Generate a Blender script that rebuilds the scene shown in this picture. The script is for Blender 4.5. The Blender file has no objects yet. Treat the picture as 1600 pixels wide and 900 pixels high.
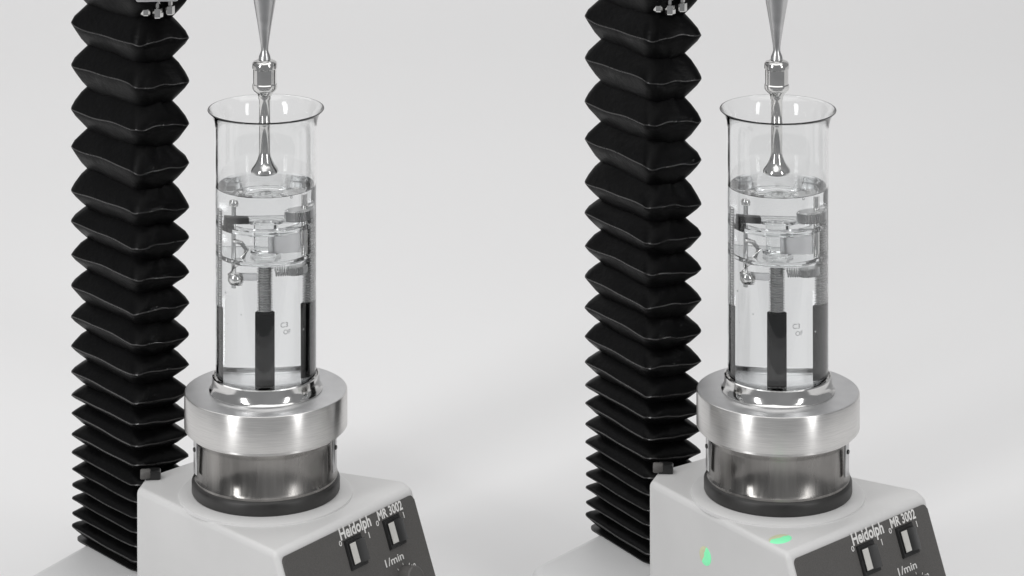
import bpy, bmesh, math, random
from mathutils import Vector, Matrix
random.seed(7)
S = bpy.context.scene
COL = S.collection
PI = math.pi

# ------------------------------------------------------------------ camera
F = 5000.0            # focal length in photo pixels (1600 wide)
HOR = -1090.0         # photo row of the horizon
D0 = 2.5              # distance of the beaker axes
H = 1.021             # camera height
cam_d = bpy.data.cameras.new('camera')
cam = bpy.data.objects.new('camera', cam_d); COL.objects.link(cam)
cam.location = (0, 0, H); cam.rotation_euler = (PI/2, 0, 0)
cam_d.sensor_width = 36; cam_d.lens = F/1600*36
cam_d.shift_y = -(450-HOR)/1600
cam_d.clip_start = .05; cam_d.clip_end = 60
S.camera = cam

# ------------------------------------------------------------------ world, lamps, exposure
w = bpy.data.worlds.new("World"); S.world = w; w.use_nodes = True
bg = w.node_tree.nodes['Background']
bg.inputs[0].default_value = (.97, .98, 1, 1); bg.inputs[1].default_value = .26
def area(name, loc, target, sx, sy, power, col=(1, 1, 1)):
    l = bpy.data.lights.new(name, 'AREA'); l.shape = 'RECTANGLE'; l.size = sx; l.size_y = sy
    l.energy = power; l.color = col
    o = bpy.data.objects.new(name, l); COL.objects.link(o); o.location = loc
    o.rotation_euler = (Vector(target)-Vector(loc)).to_track_quat('-Z', 'Y').to_euler()
    return o
area('overhead_softbox', (-.35, 3.0, 3.6), (0, 3.2, 0), 6.4, 4.4, 121, (1, .995, .988))
area('left_softbox', (-1.75, .75, 1.15), (0, 2.5, .25), .42, 1.9, 26)
area('right_softbox', (1.85, .75, 1.15), (0, 2.5, .25), .34, 1.9, 15)
S.view_settings.view_transform = 'Standard'; S.view_settings.look = 'None'
S.view_settings.exposure = 0; S.view_settings.gamma = 1
S.render.engine = 'CYCLES'
S.cycles.use_denoising = True
S.cycles.max_bounces = 24; S.cycles.transmission_bounces = 24; S.cycles.transparent_max_bounces = 24
S.cycles.glossy_bounces = 8; S.cycles.diffuse_bounces = 4
S.cycles.caustics_refractive = True; S.cycles.caustics_reflective = True
S.cycles.blur_glossy = .5; S.cycles.sample_clamp_indirect = 6

# ------------------------------------------------------------------ helpers
def mat(name, color, rough=.5, metal=0, spec=.5, bump=None, var=None, **kw):
    """bump=(scale, strength, distance[, stretch]) noise bump; var=(scale, amount) colour variation"""
    m = bpy.data.materials.new(name); m.use_nodes = True
    nt = m.node_tree; b = nt.nodes['Principled BSDF']
    b.inputs['Base Color'].default_value = (*color, 1); b.inputs['Roughness'].default_value = rough
    b.inputs['Metallic'].default_value = metal; b.inputs['Specular IOR Level'].default_value = spec
    for k, v in kw.items(): b.inputs[k.replace('_', ' ')].default_value = v
    tc = nt.nodes.new('ShaderNodeTexCoord')
    def noise(scale, stretch=None, detail=4):
        n = nt.nodes.new('ShaderNodeTexNoise'); n.inputs['Scale'].default_value = scale; n.inputs['Detail'].default_value = detail
        if stretch:
            mp = nt.nodes.new('ShaderNodeMapping'); mp.inputs['Scale'].default_value = stretch
            nt.links.new(tc.outputs['Object'], mp.inputs[0]); nt.links.new(mp.outputs[0], n.inputs['Vector'])
        else: nt.links.new(tc.outputs['Object'], n.inputs['Vector'])
        return n
    if bump:
        n = noise(bump[0], bump[3] if len(bump) > 3 else None)
        bp = nt.nodes.new('ShaderNodeBump'); bp.inputs['Strength'].default_value = bump[1]; bp.inputs['Distance'].default_value = bump[2]
        nt.links.new(n.outputs['Fac'], bp.inputs['Height']); nt.links.new(bp.outputs[0], b.inputs['Normal'])
    if var:
        n = noise(var[0], var[2] if len(var) > 2 else None)
        r = nt.nodes.new('ShaderNodeMapRange'); r.inputs['From Min'].default_value = .3; r.inputs['From Max'].default_value = .7
        r.inputs['To Min'].default_value = 1-var[1]; r.inputs['To Max'].default_value = 1+var[1]
        nt.links.new(n.outputs['Fac'], r.inputs['Value'])
        mx = nt.nodes.new('ShaderNodeVectorMath'); mx.operation = 'SCALE'; mx.inputs[0].default_value = color
        nt.links.new(r.outputs[0], mx.inputs['Scale']); nt.links.new(mx.outputs[0], b.inputs['Base Color'])
        r2 = nt.nodes.new('ShaderNodeMapRange'); r2.inputs['From Min'].default_value = .3; r2.inputs['From Max'].default_value = .7
        r2.inputs['To Min'].default_value = max(.02, rough*(1-var[1])); r2.inputs['To Max'].default_value = min(1, rough*(1+var[1]))
        nt.links.new(n.outputs['Fac'], r2.inputs['Value']); nt.links.new(r2.outputs[0], b.inputs['Roughness'])
    return m
def brushed(name, color, rough, aniso, var=.1, stretch=(1, 1, 1), rot=0):
    m = mat(name, color, rough, 1, var=(60, var, stretch))
    nt = m.node_tree; b = nt.nodes['Principled BSDF']
    t = nt.nodes.new('ShaderNodeTangent'); t.direction_type = 'RADIAL'; t.axis = 'Z'
    nt.links.new(t.outputs[0], b.inputs['Tangent']); b.inputs['Anisotropic'].default_value = aniso; b.inputs['Anisotropic Rotation'].default_value = rot
    return m
M = {}
M['backdrop'] = mat('backdrop_paper', (.80, .796, .796), .9, spec=.10, var=(.6, .012))
M['rubber'] = mat('black_rubberised_cloth', (.0030, .0030, .0032), .42, spec=.10, bump=(140, .35, .0012, (1, 1, 2.2)), var=(35, .25))
M['rubber_edge'] = mat('rubber_edge_highlight', (.030, .029, .029), .28, spec=.6, bump=(300, .5, .0008), var=(55, .6))  # paler pleat tips that stand in for thin highlight streaks
M['housing'] = mat('light_grey_lacquer', (.68, .676, .67), .38, spec=.4, bump=(900, .16, .0005), var=(14, .035))
M['base'] = mat('base_grey_lacquer', (.66, .66, .66), .45, spec=.4, bump=(900, .10, .0004), var=(9, .03))
M['panel'] = mat('charcoal_panel_film', (.105, .101, .097), .48, spec=.35, bump=(1500, .12, .0003), var=(1200, .18))
M['black'] = mat('black_plastic', (.018, .018, .018), .35, bump=(700, .1, .0003), var=(40, .2))
M['leg_black'] = mat('matt_black_leg', (.004, .004, .004), .6, spec=.03, var=(40, .2))
M['dark_ring'] = mat('dark_enamel', (.030, .029, .028), .42, bump=(500, .12, .0004), var=(60, .2))
M['chrome'] = mat('polished_steel', (.72, .715, .705), .12, 1, var=(40, .15))
M['pot'] = mat('polished_pot_steel', (.235, .227, .218), .24, 1, bump=(26, .35, .003, (1, 1, .25)), var=(46, .55, (1, 1, .12)))
M['satin'] = mat('satin_steel', (.62, .62, .62), .32, 1, var=(80, .1))
M['alu_side'] = brushed('brushed_aluminium_side', (.76, .75, .735), .34, .9, .10, (1, 1, 40), .25)
M['alu_top'] = mat('turned_aluminium_top', (.60, .60, .605), .45, .9, var=(70, .05))
M['white_print'] = mat('white_print', (.80, .79, .77), .6, var=(300, .05))
M['grey_print'] = mat('grey_print', (.30, .30, .31), .6, var=(300, .05))
M['acrylic'] = mat('clear_acrylic', (.93, .94, .94), .03, Transmission_Weight=1, IOR=1.49, var=(40, .02))
M['grey_block'] = mat('frosted_grey_plastic', (.80, .80, .81), .30, Transmission_Weight=.92, IOR=1.42, var=(60, .08))
M['rocker_light'] = mat('pale_rocker_plastic', (.62, .61, .58), .3, var=(100, .05))
def glass(name, ior, col=(1, 1, 1), rough=0.0):
    m = bpy.data.materials.new(name); m.use_nodes = True; nt = m.node_tree
    b = nt.nodes['Principled BSDF']; b.inputs['Transmission Weight'].default_value = 1
    b.inputs['Base Color'].default_value = (*col, 1); b.inputs['IOR'].default_value = ior
    b.inputs['Roughness'].default_value = rough
    return m
M['glass'] = glass('borosilicate_glass', 1.47, (.985, .99, .99))
M['water'] = glass('clear_water', 1.33, (.99, .995, 1))
M['green'] = mat('green_glow', (.25, .7, .42), .35, Emission_Color=(.16, 1, .42, 1), Emission_Strength=.30)  # glow colours of the spots added to the housing, no real lens
M['amber'] = mat('pale_amber_glow', (.62, .60, .42), .35, Emission_Color=(.6, .8, .35, 1), Emission_Strength=.08)
M['bubble'] = glass('air_bubble', 1/1.33)

def smooth_by_angle(me, deg=35):
    bm = bmesh.new(); bm.from_mesh(me)
    for f in bm.faces: f.smooth = True
    for e in bm.edges:
        if len(e.link_faces) == 2 and e.calc_face_angle(0) > math.radians(deg): e.smooth = False
    bm.to_mesh(me); bm.free()
def obj(name, bm, m, parent=None, deg=35):
    me = bpy.data.meshes.new(name)
    bmesh.ops.recalc_face_normals(bm, faces=bm.faces)
    bm.to_mesh(me); bm.free(); me.materials.append(M[m]); smooth_by_angle(me, deg)
    o = bpy.data.objects.new(name, me); COL.objects.link(o)
    if parent: o.parent = parent
    return o
def thing(name, label, cat, group, loc=(0, 0, 0)):
    o = bpy.data.objects.new(name, None); o.empty_display_size = .02; COL.objects.link(o); o.location = loc
    o['label'] = label; o['category'] = cat; o['group'] = group
    return o
def lathe(prof, n=96, bm=None, c=(0, 0, 0), jitter=None):
    """prof: (r, z) pairs; r==0 makes a pole"""
    bm = bm or bmesh.new(); rows = []
    for r, z in prof:
        if r < 1e-7: rows.append([bm.verts.new((c[0], c[1], c[2]+z))])
        else: rows.append([bm.verts.new((c[0]+r*math.cos(2*PI*i/n), c[1]+r*math.sin(2*PI*i/n), c[2]+z)) for i in range(n)])
    for a, b in zip(rows, rows[1:]):
        for i in range(n):
            j = (i+1) % n
            if len(a) == 1 and len(b) == 1: continue
            if len(a) == 1: bm.faces.new((a[0], b[j], b[i]))
            elif len(b) == 1: bm.faces.new((a[i], a[j], b[0]))
            else: bm.faces.new((a[i], a[j], b[j], b[i]))
    return bm
def rnd(r0, z0, r1, z1, k=4):   # quarter round from (r0,z0) to (r1,z1), leaving horizontally/vertically
    return [(r0+(r1-r0)*math.sin(PI/2*i/k), z0+(z1-z0)*(1-math.cos(PI/2*i/k))) for i in range(k+1)]
def box(c, s, bm=None, rot=None, bev=0):
    b2 = bmesh.new(); bmesh.ops.create_cube(b2, size=1)
    for v in b2.verts: v.co = Vector((v.co.x*s[0], v.co.y*s[1], v.co.z*s[2]))
    if bev: bmesh.ops.bevel(b2, geom=b2.edges[:], offset=bev, segments=2, affect='EDGES', profile=.5)
    R = rot.to_4x4() if rot else Matrix()
    b2.transform(Matrix.Translation(c) @ R)
    if bm is None: return b2
    me = bpy.data.meshes.new('t'); b2.to_mesh(me); b2.free(); bm.from_mesh(me); bpy.data.meshes.remove(me)
    return bm
def tube(pts, r, n=10, bm=None):
    bm = bm or bmesh.new(); pts = [Vector(p) for p in pts]; rows = []
    for i, p in enumerate(pts):
        d = (pts[min(i+1, len(pts)-1)]-pts[max(i-1, 0)]).normalized()
        a = d.orthogonal() if abs(d.z) > .9 else d.cross(Vector((0, 0, 1)))
        a.normalize(); b = d.cross(a)
        rr = r[i] if isinstance(r, (list, tuple)) else r
        rows.append([bm.verts.new(p+rr*(a*math.cos(2*PI*k/n)+b*math.sin(2*PI*k/n))) for k in range(n)])
    for x, y in zip(rows, rows[1:]):
        for k in range(n): bm.faces.new((x[k], x[(k+1) % n], y[(k+1) % n], y[k]))
    bm.faces.new(rows[0]); bm.faces.new(rows[-1][::-1])
    return bm
# instrument frame: the camera at (0,0,H), the instrument's middle along +y; photo column u (0..800), row v
def on_z(u, v, z):
    D = (H-z)*F/(v-HOR); return Vector(((u-400)/F*D, D, z))
def at_d(u, v, D): return Vector(((u-400)/F*D, D, H-(v-HOR)/F*D))
def on_plane(u, v, p, n):
    d = Vector(((u-400)/F, 1, -(v-HOR)/F)); o = Vector((0, 0, H))
    return o + d*((p-o).dot(n)/d.dot(n))
def zc(v): return .09+(772-v)/2000.0
PX = .0005

# ------------------------------------------------------------------ the setting: one seamless white sheet
bm = bmesh.new()
prof = [(2.10, -.030)]
prof += [(2.10+.35*i, -.030) for i in range(1, 8)]
y0, R = prof[-1][0], 1.4
prof += [(y0+R*math.sin(a), -.03+R*(1-math.cos(a))) for a in [PI/2*i/24 for i in range(1, 25)]]
prof += [(y0+R, 2.2), (y0+R, 3.2)]
xs = [-3.6+7.2*i/12 for i in range(13)]
g = [[bm.verts.new((x, y, z)) for x in xs] for y, z in prof]
for a, b in zip(g, g[1:]):
    for i in range(12): bm.faces.new((a[i], a[i+1], b[i+1], b[i]))
bd = obj('backdrop', bm, 'backdrop'); bd['kind'] = 'structure'
for p in bd.data.polygons: p.use_smooth = True

# ================================================================== texture analyser: base, bellows, arm, probe
FC = on_z(214, 893, 0.0)                                   # front corner of the bellows at its foot
eL = Vector((-118, 168, 0)).normalized(); LL = 205*PX*1.03 # towards the left corner
eR = Vector((89, 46, 0)).normalized(); LR = 100*PX*1.03
TA = thing('texture_analyser', '', 'texture analyser', 'texture analysers with black bellows columns', (FC+eL*LL/2+eR*LR/2))
TAo = TA.location.copy()
def rrect(inset, rad, nc=10, ns=14):
    """rounded parallelogram round the column, as local xy (relative to TAo)"""
    A = FC-TAo; C = [A, A+eR*LR, A+eR*LR+eL*LL, A+eL*LL]
    cen = sum(C, Vector())/4; pts = []
    for i in range(4):
        p, q, r_ = C[i-1], C[i], C[(i+1) % 4]
        a = (p-q).normalized(); b = (r_-q).normalized()
        qq = q+(a+b)*inset
        s = qq+a*rad; e = qq+b*rad
        for k in range(nc+1):
            t = k/nc; pts.append((s*(1-t)+qq*t)*(1-t)+(qq*(1-t)+e*t)*t)
        nxt = C[(i+1) % 4]; a2 = (q-nxt).normalized(); b2 = (C[(i+2) % 4]-nxt).normalized()
        s2 = nxt+(a2+b2)*inset+a2*rad
        for k in range(1, ns): pts.append(e.lerp(s2, k/ns))
    return pts
LD = (FC+eL*LL).y
tips = [-165, -100, -35, 30, 95, 160, 223, 286, 337, 387, 436, 484, 529, 571, 605, 636, 667, 696, 722, 746, 768, 790, 811]
zt = [H-(v-HOR)/F*LD for v in tips]
bd_ = [zt[0]+.016]+[(a+b)/2 for a, b in zip(zt, zt[1:])]+[0.0005]
N_ = len(rrect(0, .02))
def ringpts(inset, rad, z, ph, amp, wob):
    out = []
    P = rrect(inset, rad)
    c = Vector((sum(p.x for p in P)/len(P), sum(p.y for p in P)/len(P), 0))
    for i, p in enumerate(P):
        t = 2*PI*i/len(P)
        k = 1+wob*(math.sin(3*t+ph)+.6*math.sin(7*t+ph*2.3))
        zz = z+amp*(math.sin(2*t+ph*1.7)+.7*math.sin(5*t+ph*3.1)+.35*math.sin(11*t+ph))
        out.append(Vector((c.x+(p.x-c.x)*k, c.y+(p.y-c.y)*k, zz)))
    return out
prev = None
DEP = .0092
for i, z in enumerate(zt):
    top, bot = bd_[i], bd_[i+1]
    h = top-bot; pht, phm, phb = i*1.37, i*2.11+.4, (i+1)*1.37
    dep = DEP*(1 if h > .02 else .55+.45*h/.02)
    off = (DEP-dep)*.35
    am = h*.026
    rows = [ringpts(DEP, .012, top, pht, am, .0), ringpts(DEP*.60+off, .012, top*.60+z*.40+h*.05, pht, am, .001),
            ringpts(DEP*.22+off, .011, top*.22+z*.78+h*.045, phm, am*1.2, .0015),
            ringpts(off+.0005, .010, z+.0005, phm, am*1.4, .002), ringpts(off+.0003, .010, z-.0004, phm, am*1.4, .002),
            ringpts(DEP*.25+off, .011, bot*.25+z*.75-h*.03, phm, am*1.2, .0015),
            ringpts(DEP*.62+off, .012, bot*.62+z*.38-h*.04, phb, am, .001), ringpts(DEP, .012, bot, phb, am, .0)]
    b_ = bmesh.new(); V = [[b_.verts.new(p) for p in r] for r in rows]
    for a, c in zip(V, V[1:]):
        for k in range(N_): b_.faces.new((a[k], a[(k+1) % N_], c[(k+1) % N_], c[k]))
    if i == 0: b_.faces.new(V[0])
    if i == len(zt)-1: b_.faces.new(V[-1])
    o = obj('pleat', b_, 'rubber', TA, 60); o.data.materials.append(M['rubber_edge'])
    for k in range(3*N_, 4*N_):   # highlight along the fold tip, put in as a paler, glossier material
        o.data.polygons[k].material_index = 1
# base plate under column and stirrer
def slab(pts, z0, z1, inset=.0, off=Vector()):
    b_ = bmesh.new()
    lo = [b_.verts.new(Vector((p.x, p.y, z0))-off) for p in pts]; hi = [b_.verts.new(Vector((p.x, p.y, z1))-off) for p in pts]
    b_.faces.new(lo[::-1]); b_.faces.new(hi)
    n = len(pts)
    for i in range(n): b_.faces.new((lo[i], lo[(i+1) % n], hi[(i+1) % n], hi[i]))
    return b_
def bevel_mod(o, w, seg=4):
    m = o.modifiers.new('bevel', 'BEVEL'); m.width = w; m.segments = seg; m.limit_method = 'ANGLE'; m.angle_limit = math.radians(25)
bp = [on_z(28, 893, -.0), on_z(30, 960, 0), on_z(250, 1110, 0), on_z(700, 1110, 0), on_z(690, 930, 0), on_z(500, 905, 0), on_z(300, 800, 0), on_z(160, 822, 0)]
off = Vector((TAo.x, TAo.y, 0))
o = obj('base_plate', slab(bp, -.0295, -.0005, off=off), 'base', TA, 30); bevel_mod(o, .010, 6)
# foot flange under the bellows
fl = [p+off for p in rrect(.003, .014)]
o = obj('column_flange', slab(fl, -.001, .0004, off=off), 'black', TA); 

# arm (above the frame) carrying the probe
PRX = (413.5-400)/F*D0
zarm = zc(-62)
a0 = Vector((FC.x+eL.x*LL*.3, FC.y+eL.y*LL*.3, zarm+.022))-off
armb = box(((PRX+a0.x+off.x)/2-off.x, (D0+a0.y+off.y)/2-off.y, zarm+.022), (abs(PRX-a0.x-off.x)+.06, .045, .044), bev=.004)
obj('arm', armb, 'base', TA)
for (u, v, r) in ((229, 13, 8), (247, 16, 9), (266, 12, 8)):
    p = at_d(u, v, FC.y+.012)-Vector((off.x, off.y, 0)); rr = r*PX
    b_ = lathe([(0, -rr*1.0), (rr*.85, -rr*1.0), (rr, -rr*.8), (rr, rr*.7), (rr*.55, rr*.9), (rr*.55, .05)], 6, c=p)
    obj('clamp_screw', b_, 'chrome', TA)
b_ = box(at_d(247, -17, FC.y+.014)-Vector((off.x, off.y, 0)), (.034, .03, .012), bev=.002)
obj('clamp_bracket', b_, 'satin', TA)
# probe
pc = Vector((PRX, D0, 0))-off
def pz(v): return zc(v)
prob = [(0, pz(-62)), (23*PX, pz(-62)), (22*PX, pz(-30)), (17.5*PX, pz(0)), (11*PX, pz(38)), (6.2*PX, pz(70)), (5.6*PX, pz(78)), (6.5*PX, pz(82)), (9*PX, pz(88)), (9.5*PX, pz(93)), (0, pz(93))]
PB = obj('probe_adapter', lathe(prob, 48, c=pc), 'satin', TA)
prob = [(0, pz(93.5)), (12*PX, pz(93.5)), (17.5*PX, pz(96)), (19*PX, pz(98)), (19.5*PX, pz(101)), (19.5*PX, pz(106)), (18.2*PX, pz(107.5)), (18.2*PX, pz(130)), (19.5*PX, pz(131.5)),
        (19.5*PX, pz(137)), (18*PX, pz(141)), (13*PX, pz(145)), (10.5*PX, pz(150)), (0, pz(150))]
obj('collar_nut', lathe(prob, 48, c=pc), 'chrome', TA)
prob = [(0, pz(150)), (10*PX, pz(150)), (10*PX, pz(154)), (8.8*PX, pz(156)), (8.8*PX, pz(190)), (9.4*PX, pz(191)), (9.4*PX, pz(197)), (8.8*PX, pz(198)), (8.8*PX, pz(236)), (9.6*PX, pz(243)), (12*PX, pz(250)), (16*PX, pz(257)), (20*PX, pz(262)), (21.5*PX, pz(265)), (21.5*PX, pz(268)), (18*PX, pz(270.5)), (9*PX, pz(272)), (0, pz(272.4))]
obj('probe_rod', lathe(prob, 48, c=pc), 'chrome', TA)

# ================================================================== magnetic stirrer
Zt = .09
FL, FR = on_z(429, 866, Zt), on_z(644, 768, Zt)
top = [FL, FR, on_z(632, 757, Zt), on_z(525, 738, Zt), on_z(415, 700, Zt), on_z(300, 716, Zt), on_z(228, 739, Zt), on_z(214, 757, Zt)]
e = (FR-FL).normalized(); nout = Vector((e.y, -e.x, 0))
drop = .0895; sl = .38*drop
MS = thing('magnetic_stirrer', '', 'magnetic stirrer', 'hotplate stirrers', (pc+off))
MS.location = Vector((0, D0, 0)); mo = MS.location.copy()
bot = [p.copy() for p in top]
for i in (0, 1): bot[i] = top[i]+nout*sl
bot[2] = top[2]+nout*sl*.5
b_ = bmesh.new()
hi = [b_.verts.new(p-mo) for p in top]; lo = [b_.verts.new(Vector((p.x, p.y, 0.0005))-mo) for p in bot]
b_.faces.new(hi); b_.faces.new(lo[::-1])
for i in range(len(top)): b_.faces.new((lo[i], lo[(i+1) % len(top)], hi[(i+1) % len(top)], hi[i]))
o = obj('housing', b_, 'housing', MS, 30); bevel_mod(o, .0045, 5)
ax = Vector((15.5/F*D0, 0, 0))
# collar moulded in the housing top
def L(pr, name, m, par, n=128, c=ax, deg=35): return obj(name, lathe(pr, n, c=c), m, par, deg)
L([(.0400, Zt-.001), (.0680, Zt-.001), (.0676, Zt+.0012), (.0650, Zt+.0026), (.0612, Zt+.0030), (.0590, Zt+.0036), (.0400, Zt+.0036)], 'housing_collar', 'housing', MS, deg=50)
L([(.030, Zt+.0037), (.0572, Zt+.0037), (.0578, Zt+.0048), (.0578, zc(748)), (.0570, zc(745)), (.0556, zc(743)), (.030, zc(743))], 'base_ring', 'dark_ring', MS)
pt, pb = zc(671), zc(743)
L([(.030, pb+.0001), (.0558, pb+.0001), (.0560, pb+.002), (.0546, pb+.004), (.0546, pt-.006), (.0552, pt-.004), (.0566, pt-.002), (.0566, pt-.0004), (.055, pt-.0002), (.03, pt-.0002)], 'heating_pot', 'pot', MS)
# clips at the pot's sides
for a in (198, 338):
    r = .0570; p = ax+Vector((r*math.cos(math.radians(a)), r*math.sin(math.radians(a)), 0))
    R_ = Matrix.Rotation(math.radians(a), 3, 'Z')
    b_ = box(p+Vector((0, 0, (pt+pb)/2+.004)), (.0018, .007, .026), rot=R_, bev=.0006)
    o = obj('retaining_clip', b_, 'satin', MS)
    b2 = lathe([(0, -.0008), (.0014, -.0008), (.0018, -.0004), (.0018, .0004), (.0014, .0008), (0, .0008)], 16)
    b2.transform(Matrix.Translation(p+R_@Vector((.0012, 0, 0))+Vector((0, 0, (pt+pb)/2+.010))) @ R_.to_4x4() @ Matrix.Rotation(PI/2, 4, 'Y'))
    obj('screw', b2, 'black', o)
# small dark socket with a cable gland at the back left corner
sp = on_z(240, 745, Zt)-mo
b_ = box(sp+Vector((0, .004, .003)), (.012, .010, .008), bev=.0015); so = obj('rear_socket', b_, 'black', MS)
b2 = lathe([(0, -.004), (.0034, -.004), (.004, -.003), (.004, .003), (.0034, .004), (0, .004)], 20)
b2.transform(Matrix.Translation(sp+Vector((-.006, .002, .004))) @ Matrix.Rotation(PI/2, 4, 'Y')); obj('cable_gland', b2, 'panel', so)

# control panel: plane of the slanted front face
pn = (e.cross((nout*sl-Vector((0, 0, drop))).normalized())).normalized()
if pn.y > 0: pn = -pn
dn = (nout*sl-Vector((0, 0, drop))).normalized()
Xp, Yp = e, -dn
Rp = Matrix((Xp, Yp, pn)).transposed()
def P(u, v): return on_plane(u, v, FL, pn)
def loc2(u, v):
    q = P(u, v)-FL; return q.dot(Xp), q.dot(Yp)
Lp = (FR-FL).length
pw0, pw1 = .005, Lp-.003
ptop, pbot = -.0048, -.088
b_ = bmesh.new(); n_ = 0
cpts = []
rc = .004
for cx, cy, a0_ in ((pw1-rc, ptop-rc, 0), (pw0+rc, ptop-rc, 90), (pw0+rc, pbot+rc, 180), (pw1-rc, pbot+rc, 270)):
    for k in range(6):
        a = math.radians(a0_+k*18); cpts.append((cx+rc*math.cos(a), cy+rc*math.sin(a)))
def plate(pts, z0, z1, bev=0):
    b_ = bmesh.new()
    lo = [b_.verts.new((x, y, z0)) for x, y in pts]; hi = [b_.verts.new((x, y, z1)) for x, y in pts]
    b_.faces.new(lo[::-1]); f = b_.faces.new(hi); n = len(pts)
    for i in range(n): b_.faces.new((lo[i], lo[(i+1) % n], hi[(i+1) % n], hi[i]))
    if bev: bmesh.ops.bevel(b_, geom=list(f.edges), offset=bev, segments=2, affect='EDGES')
    return b_
TP = Matrix.Translation(FL-mo) @ Rp.to_4x4()
def onpanel(b_): b_.transform(TP); return b_
CP = obj('control_panel', onpanel(plate(cpts, -.001, .0016, .0006)), 'panel', MS)
# recessed rim line round the panel
def text(s, u0, v0, width, size_h, m='white_print', name='lettering', par=CP, bold=.012):
    cu = bpy.data.curves.new('t', 'FONT'); cu.body = s; cu.size = 1; cu.offset = bold; cu.extrude = 0; cu.resolution_u = 3
    t = bpy.data.objects.new('t', cu); COL.objects.link(t)
    dg = bpy.context.evaluated_depsgraph_get(); me = bpy.data.meshes.new_from_object(t.evaluated_get(dg))
    bpy.data.objects.remove(t)
    b_ = bmesh.new(); b_.from_mesh(me); bpy.data.meshes.remove(me)
    xs = [v.co.x for v in b_.verts]; ys = [v.co.y for v in b_.verts]
    x0, x1, y0, y1 = min(xs), max(xs), min(ys), max(ys)
    a, b = loc2(u0, v0)
    for v in b_.verts:
        v.co = Vector((a+(v.co.x-x0)/(x1-x0)*width, b+(v.co.y-0)/.72*size_h, .0019))
    return obj(name, onpanel(b_), m, par)
def dist(u0, v0, u1, v1): return (P(u1, v1)-P(u0, v0)).length
wH = loc2(577, 0)[0] - 0
a0_, b0_ = loc2(530, 845); a1_, _ = loc2(578, 823)
text('Heidolph', 530, 849, a1_-a0_, .0088, bold=.03)
a0_, _ = loc2(589, 818); a1_, _ = loc2(627, 800)
text('MR 3002', 589, 820, a1_-a0_, .0070, bold=.03)
a0_, _ = loc2(600, 893); a1_, _ = loc2(628, 880)
text('1/min', 601, 894, a1_-a0_, .0058, bold=.012)
text('60', 641, 900, .006, .0045, bold=.01)
text('0', 528, 859, .0032, .0040)
text('0', 586, 829, .0032, .0040)
def tick(u, v):
    a, b = loc2(u, v); obj('lettering', onpanel(box((a, b, .0019), (.0007, .0045, .0003))), 'white_print', CP)
tick(574, 842); tick(628, 812)
def switch(u, v, wd, hg):
    a, b = loc2(u, v)
    def rect(w_, h_, dx=0, dy=0): return [(a+dx+w_/2, b+dy+h_/2), (a+dx-w_/2, b+dy+h_/2), (a+dx-w_/2, b+dy-h_/2), (a+dx+w_/2, b+dy-h_/2)]
    fr = obj('rocker_switch', onpanel(plate(rect(wd, hg), .0012, .0034, .0008)), 'black', MS)
    b_ = bmesh.new(); w2, h2 = wd*.72, hg*.74
    zz = {-1: .0042, 1: .0072}
    vs = []
    for sx in (-1, 0, 1):
        z = .0042 if sx == -1 else (.0046 if sx == 0 else .0078)
        vs.append([b_.verts.new((a+sx*w2/2, b+sy*h2/2, z)) for sy in (-1, 1)]+[b_.verts.new((a+sx*w2/2, b+sy*h2/2, .002)) for sy in (1, -1)])
    for p_, q_ in zip(vs, vs[1:]):
        for k in range(4): b_.faces.new((p_[k], p_[(k+1) % 4], q_[(k+1) % 4], q_[k]))
    b_.faces.new(vs[0]); b_.faces.new(vs[-1][::-1])
    obj('rocker', onpanel(b_), 'black', fr)
    b_ = plate([(a-w2*.02, b+h2*.46), (a-w2*.47, b+h2*.46), (a-w2*.47, b-h2*.46), (a-w2*.02, b-h2*.46)], .0035, .0050, .0004)
    obj('rocker_face', onpanel(b_), 'rocker_light', fr)
switch(553, 868, .0200, .0225); switch(613, 838, .0200, .0225)
a, b = loc2(634, 915)
b_ = lathe([(0, .012), (.0085, .012), (.0098, .011), (.0108, .003), (.0108, .0015), (0, .0015)], 40); b_.transform(Matrix.Translation((a, b, 0)))
kn = obj('speed_dial', onpanel(b_), 'panel', MS)
for k in range(9):
    t = math.radians(225-k*33.75); r1 = .0125
    b_ = box((a+r1*math.cos(t), b+r1*math.sin(t), .0019), (.0016, .0004, .0003), rot=Matrix.Rotation(t, 3, 'Z'))
    obj('dial_mark', onpanel(b_), 'white_print', CP)

# ================================================================== aluminium plate with polished boss
AP = thing('adapter_plate', '', 'metal plate', 'thick round aluminium plates on the stirrers', (ax.x, D0, pt))
t0_, t1_ = 0.0001, zc(608)-pt
Z0 = Vector((0, 0, 0))
L([(.030, t0_), (.0600, t0_), (.0606, t0_+.0006), (.0606, t0_+.0024), (.0632, t0_+.0032), (.0636, t0_+.0040), (.0636, t1_-.0012), (.0633, t1_-.0005), (.0628, t1_-.0002)], 'plate_rim', 'alu_side', AP, 160, Z0)
L([(.0628, t1_-.0002), (.0622, t1_), (.030, t1_), (.030, t0_+.002)], 'plate_top', 'alu_top', AP, 160, Z0)
hb = .0118
L([(.028, t1_+.0001), (.0440, t1_+.0001), (.0443, t1_+.0010), (.0436, t1_+.0018), (.0424, t1_+.0034), (.0419, t1_+.0078), (.0418, t1_+hb), (.0408, t1_+hb+.0006), (.0402, t1_+hb), (.0398, t1_+.0082), (.028, t1_+.0080), (0, t1_+.0080)], 'beaker_seat', 'chrome', AP, 160, Z0)
zb = pt+t1_+.0081

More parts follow.
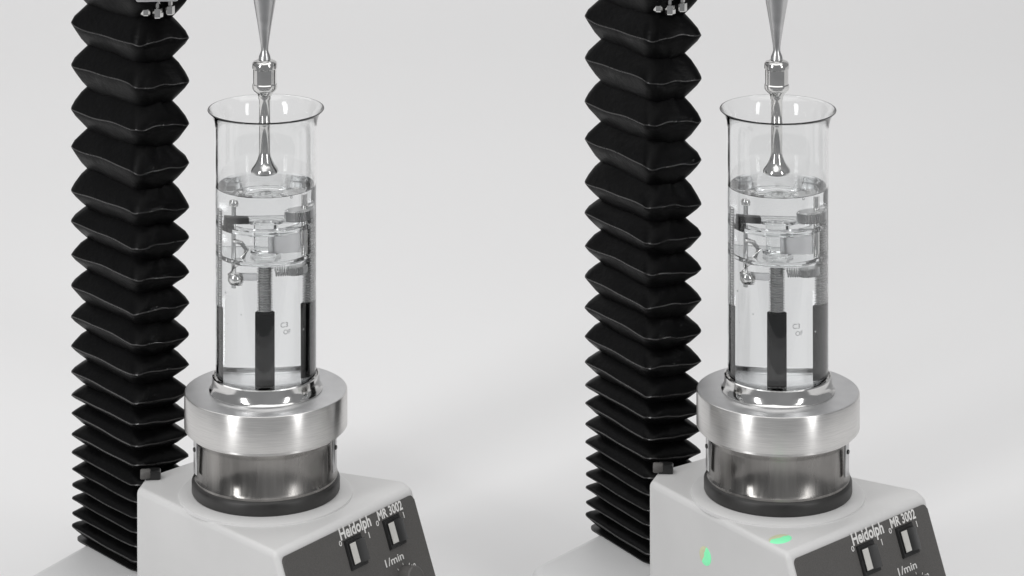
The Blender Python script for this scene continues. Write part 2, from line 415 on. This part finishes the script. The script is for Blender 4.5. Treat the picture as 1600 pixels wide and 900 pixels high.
# ================================================================== beaker, water
BK = thing('beaker', '', 'beaker', 'glass beakers of water', (ax.x, D0, zb)); ht = zc(170)-zb
Ro, tw = .0393, .0013
out_ = [(0, 0), (Ro-.006, 0), (Ro-.003, .0008), (Ro-.0009, .003), (Ro, .0065), (Ro, ht-.022), (Ro+.0002, ht-.014), (Ro+.0012, ht-.008), (Ro+.0034, ht-.0030), (Ro+.0056, ht-.0009), (Ro+.0061, ht-.0003)]
inn = [(Ro+.0062, ht), (Ro+.0060, ht+.0003), (Ro+.0055, ht+.0001), (Ro+.0029, ht-.0020), (Ro-.0001, ht-.0076), (Ro-tw+.0001, ht-.014), (Ro-tw, ht-.022), (Ro-tw, .0080), (Ro-tw-.0010, .0050), (Ro-tw-.003, .0032), (Ro-tw-.006, .0026), (0, .0026)]
bk = L(out_+inn, 'beaker_wall', 'glass', BK, 160, Z0, deg=80)
# printed graduations on the lower wall (faint, seen from behind)
def wrap_print(s, ang, z, size, name='printed_mark'):
    cu = bpy.data.curves.new('t', 'FONT'); cu.body = s; cu.size = size
    t = bpy.data.objects.new('t', cu); COL.objects.link(t)
    dg = bpy.context.evaluated_depsgraph_get(); me = bpy.data.meshes.new_from_object(t.evaluated_get(dg)); bpy.data.objects.remove(t)
    b_ = bmesh.new(); b_.from_mesh(me); bpy.data.meshes.remove(me)
    bmesh.ops.subdivide_edges(b_, edges=[x for x in b_.edges if x.calc_length() > size*.15], cuts=2)
    r = Ro+.00012
    for v in b_.verts:
        th = ang+v.co.x/r; v.co = Vector((r*math.sin(th), -r*math.cos(th), z+v.co.y))
    return obj(name, b_, 'grey_print', BK)
wrap_print('C3', .28, zc(491)-zb+.001, .0055); wrap_print('OF', .34, zc(500)-zb, .0050)
zw = zc(290)-zb
WT = L([(0, .0024), (Ro-tw-.006+.0003, .0024), (Ro-tw-.003+.0002, .0030), (Ro-tw-.0010+.0002, .0048), (Ro-tw+.0002, .0078), (Ro-tw+.0002, zw+.0012), (Ro-tw-.0008, zw+.0004), (Ro-tw-.003, zw), (0, zw)], 'water', 'water', None, 160, Z0, deg=70)
WT.location = (ax.x, D0, zb); WT['category'] = 'water'; WT['label'] = ''; WT['group'] = 'water in the two beakers'

rb = random.Random(3)
for k in range(14):
    a = rb.uniform(-2.6, -.5); rr = rb.choice([.00035, .0005, .0007, .001]); q = Ro-tw-rr-.0004
    c_ = (q*math.cos(a), q*math.sin(a), rb.uniform(.01, zw-.004)) if k < 9 else (rb.uniform(-.02, .02), rb.uniform(-.03, -.02), zw-rr-.0003)
    obj('bubble', lathe([(rr*math.sin(PI*i/8), -rr*math.cos(PI*i/8)) if 0 < i < 8 else (0, -rr*math.cos(PI*i/8)) for i in range(9)], 14, c=c_), 'bubble', WT, 60)
# ================================================================== test rig standing in the water
RG = thing('test_rig', '', 'test rig', 'test rigs under water in the beakers', (ax.x, D0, zb+.0027))
zr = zb+.0027
def rz(v): return zc(v)-zr
for (x, y, r) in ((-.0008, -.020, .0066), (-.0322, -.008, .0036), (.0255, .004, .0060)):  # left leg set at the wall to imitate the bellows' dark reflection
    lg = obj('leg', lathe([(0, 0), (r, 0), (r, .0006)]+[(r, rz(472)), (r*.9, rz(471)), (0, rz(471))], 32, c=(x, y, 0)), 'leg_black', RG)
    pr = [(0, rz(471))]; z = rz(471)
    ztop = rz(400) if abs(x) < .01 else rz(322)
    while z < ztop:
        pr += [(r*.60, z), (r*.84, z+.0010), (r*.60, z+.0020)]; z += .0020
    pr += [(0, z)]
    obj('threaded_rod', lathe(pr, 24, c=(x, y, 0)), 'satin', lg, 20)
lowz, upz = rz(398), rz(352)
L([(0, lowz), (.0310, lowz), (.0318, lowz+.0006), (.0318, lowz+.0030), (.0310, lowz+.0036), (0, lowz+.0036)], 'lower_plate', 'acrylic', RG, 96, Z0)
L([(.020, upz), (.0300, upz), (.0306, upz+.0006), (.0306, upz+.0034), (.0300, upz+.004), (.020, upz+.004), (.020, upz)], 'upper_ring', 'acrylic', RG, 96, Z0)
b_ = box((.0125, -.014, (lowz+upz)/2+.0035), (.022, .004, .016), bev=.0008); obj('grey_block', b_, 'grey_block', RG)
# sample stage in the middle
L([(0, lowz+.0040), (.0085, lowz+.0040), (.0090, lowz+.0046), (.0090, lowz+.0070), (.0070, lowz+.0076), (.0070, upz+.004), (.0105, upz+.0046), (.0110, upz+.0056), (.0105, upz+.0064), (0, upz+.0064)], 'sample_stage', 'acrylic', RG, 64, Z0)
# knurled thumb screw on the right
def knurled(x, y, z, r, h, name='thumb_screw', m='satin', k=28):
    b_ = bmesh.new(); n = k*2; rows = []
    for zz, s in ((z, .90), (z+h*.12, 1), (z+h*.88, 1), (z+h, .90)):
        rows.append([b_.verts.new((x+(r*s*(1 if i % 2 else .88))*math.cos(2*PI*i/n), y+(r*s*(1 if i % 2 else .88))*math.sin(2*PI*i/n), zz)) for i in range(n)])
    for a_, c_ in zip(rows, rows[1:]):
        for i in range(n): b_.faces.new((a_[i], a_[(i+1) % n], c_[(i+1) % n], c_[i]))
    b_.faces.new(rows[0][::-1]); b_.faces.new(rows[-1])
    return obj(name, b_, m, RG, 20)
knurled(.0225, -.006, rz(338), .0112, .0085, k=34)
knurled(.0205, -.010, rz(420), .0075, .0065, m='satin')
obj('screw_stem', lathe([(0, rz(398)), (.0022, rz(398)), (.0022, rz(300)), (0, rz(300))], 16, c=(.0240, -.004, 0)), 'chrome', RG)
cp = [(.006+.0165*i/160, -.024+.0022*math.cos(i*2*PI/16), rz(408)+.0034*math.sin(i*2*PI/16)) for i in range(161)]
obj('wire_coil', tube(cp, .0005, 6), 'satin', RG)
# left clamp: vertical rod, dark jaw, bent hook, round knob
obj('clamp_rod', tube([(-.0205, -.008, rz(440)), (-.0205, -.008, rz(312))], .0016), 'satin', RG)
obj('clamp_cap', lathe([(0, 0), (.0030, .0004), (.0034, .0025), (.0026, .0048), (0, .0056)], 20, c=(-.0205, -.008, rz(314))), 'chrome', RG)
b_ = box((-.0195, -.012, rz(333)), (.017, .009, .0050), bev=.0008); b_ = box((-.0245, -.010, rz(344)), (.0065, .010, .0080), b_, bev=.0008)
obj('clamp_jaw', b_, 'dark_ring', RG)
obj('clamp_hook', tube([(-.0205, -.010, rz(366)), (-.0160, -.013, rz(368)), (-.0125, -.013, rz(378)), (-.0150, -.013, rz(392)), (-.0205, -.012, rz(404)), (-.0240, -.011, rz(418)), (-.0205, -.011, rz(432))], .0018), 'chrome', RG)
obj('clamp_knob', lathe([(0, -.005), (.004, -.0045), (.0056, -.002), (.0056, .002), (.004, .0045), (0, .005)], 28, c=(-.0200, -.012, rz(424))), 'chrome', RG)
b_ = box((-.0120, -.013, rz(420)), (.014, .005, .0055), bev=.0012); obj('clamp_wing', b_, 'grey_block', RG)

# ================================================================== both instruments in place
TH = math.atan(400/F); DY = D0*(1/math.cos(TH)-1)
def kids(o): return [c for c in COL.objects if c.parent == o]
def place(root, th, base):
    p = Vector((base.x, base.y+DY, base.z)); root.location = Matrix.Rotation(th, 3, 'Z') @ p; root.rotation_euler = (0, 0, th)
def copy_tree(o, parent=None):
    c = o.copy(); COL.objects.link(c)
    if parent: c.parent = parent
    for ch in kids(o): copy_tree(ch, c)
    return c
roots = [TA, MS, AP, BK, WT, RG]
TA.location = Vector((TAo.x, TAo.y, 0))
LAB = {
 TA: ('black pleated bellows column and steel probe of the instrument at the far left', 'black pleated bellows column and steel probe of the instrument right of centre'),
 MS: ('light grey hotplate stirrer of the left instrument, no green spots on its housing', 'light grey hotplate stirrer of the right instrument with two small added green glow spots on its housing'),
 AP: ('thick brushed round metal plate under the left beaker', 'thick brushed round metal plate under the right beaker'),
 BK: ('tall glass beaker on the left round metal plate', 'tall glass beaker on the right round metal plate'),
 WT: ('clear water filling two thirds of the left beaker', 'clear water filling two thirds of the right beaker'),
 RG: ('clear platform on black legs under water in the left beaker', 'clear platform on black legs under water in the right beaker'),
}
bpy.context.view_layer.update()
for r in roots:
    base = r.location.copy()
    c = copy_tree(r)
    r['label'], c['label'] = LAB[r]
    place(r, TH, base); place(c, -TH, base)
    if r is MS: MSR = c
# two glowing green spots added on the right stirrer's housing, no lamps there
def glow_spot(u, v, p, n, rx, ry):
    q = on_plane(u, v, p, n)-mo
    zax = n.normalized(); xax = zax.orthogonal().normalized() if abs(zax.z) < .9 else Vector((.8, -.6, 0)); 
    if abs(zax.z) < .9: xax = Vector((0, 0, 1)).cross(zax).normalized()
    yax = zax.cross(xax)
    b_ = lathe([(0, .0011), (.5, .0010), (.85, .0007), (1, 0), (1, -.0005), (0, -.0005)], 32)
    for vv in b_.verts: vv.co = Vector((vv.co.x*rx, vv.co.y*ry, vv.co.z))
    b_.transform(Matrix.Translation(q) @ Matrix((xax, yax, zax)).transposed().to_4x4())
    o = obj('green_glow_spot', b_, 'green', MSR); o.data.materials.append(M['amber'])
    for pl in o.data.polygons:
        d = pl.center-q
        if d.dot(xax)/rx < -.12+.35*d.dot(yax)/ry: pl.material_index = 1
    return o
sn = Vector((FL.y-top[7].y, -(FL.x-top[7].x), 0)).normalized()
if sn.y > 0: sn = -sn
glow_spot(302, 872, FL, sn, .0075, .0072)
glow_spot(419, 842, FL, Vector((0, 0, 1)), .0075, .0105)
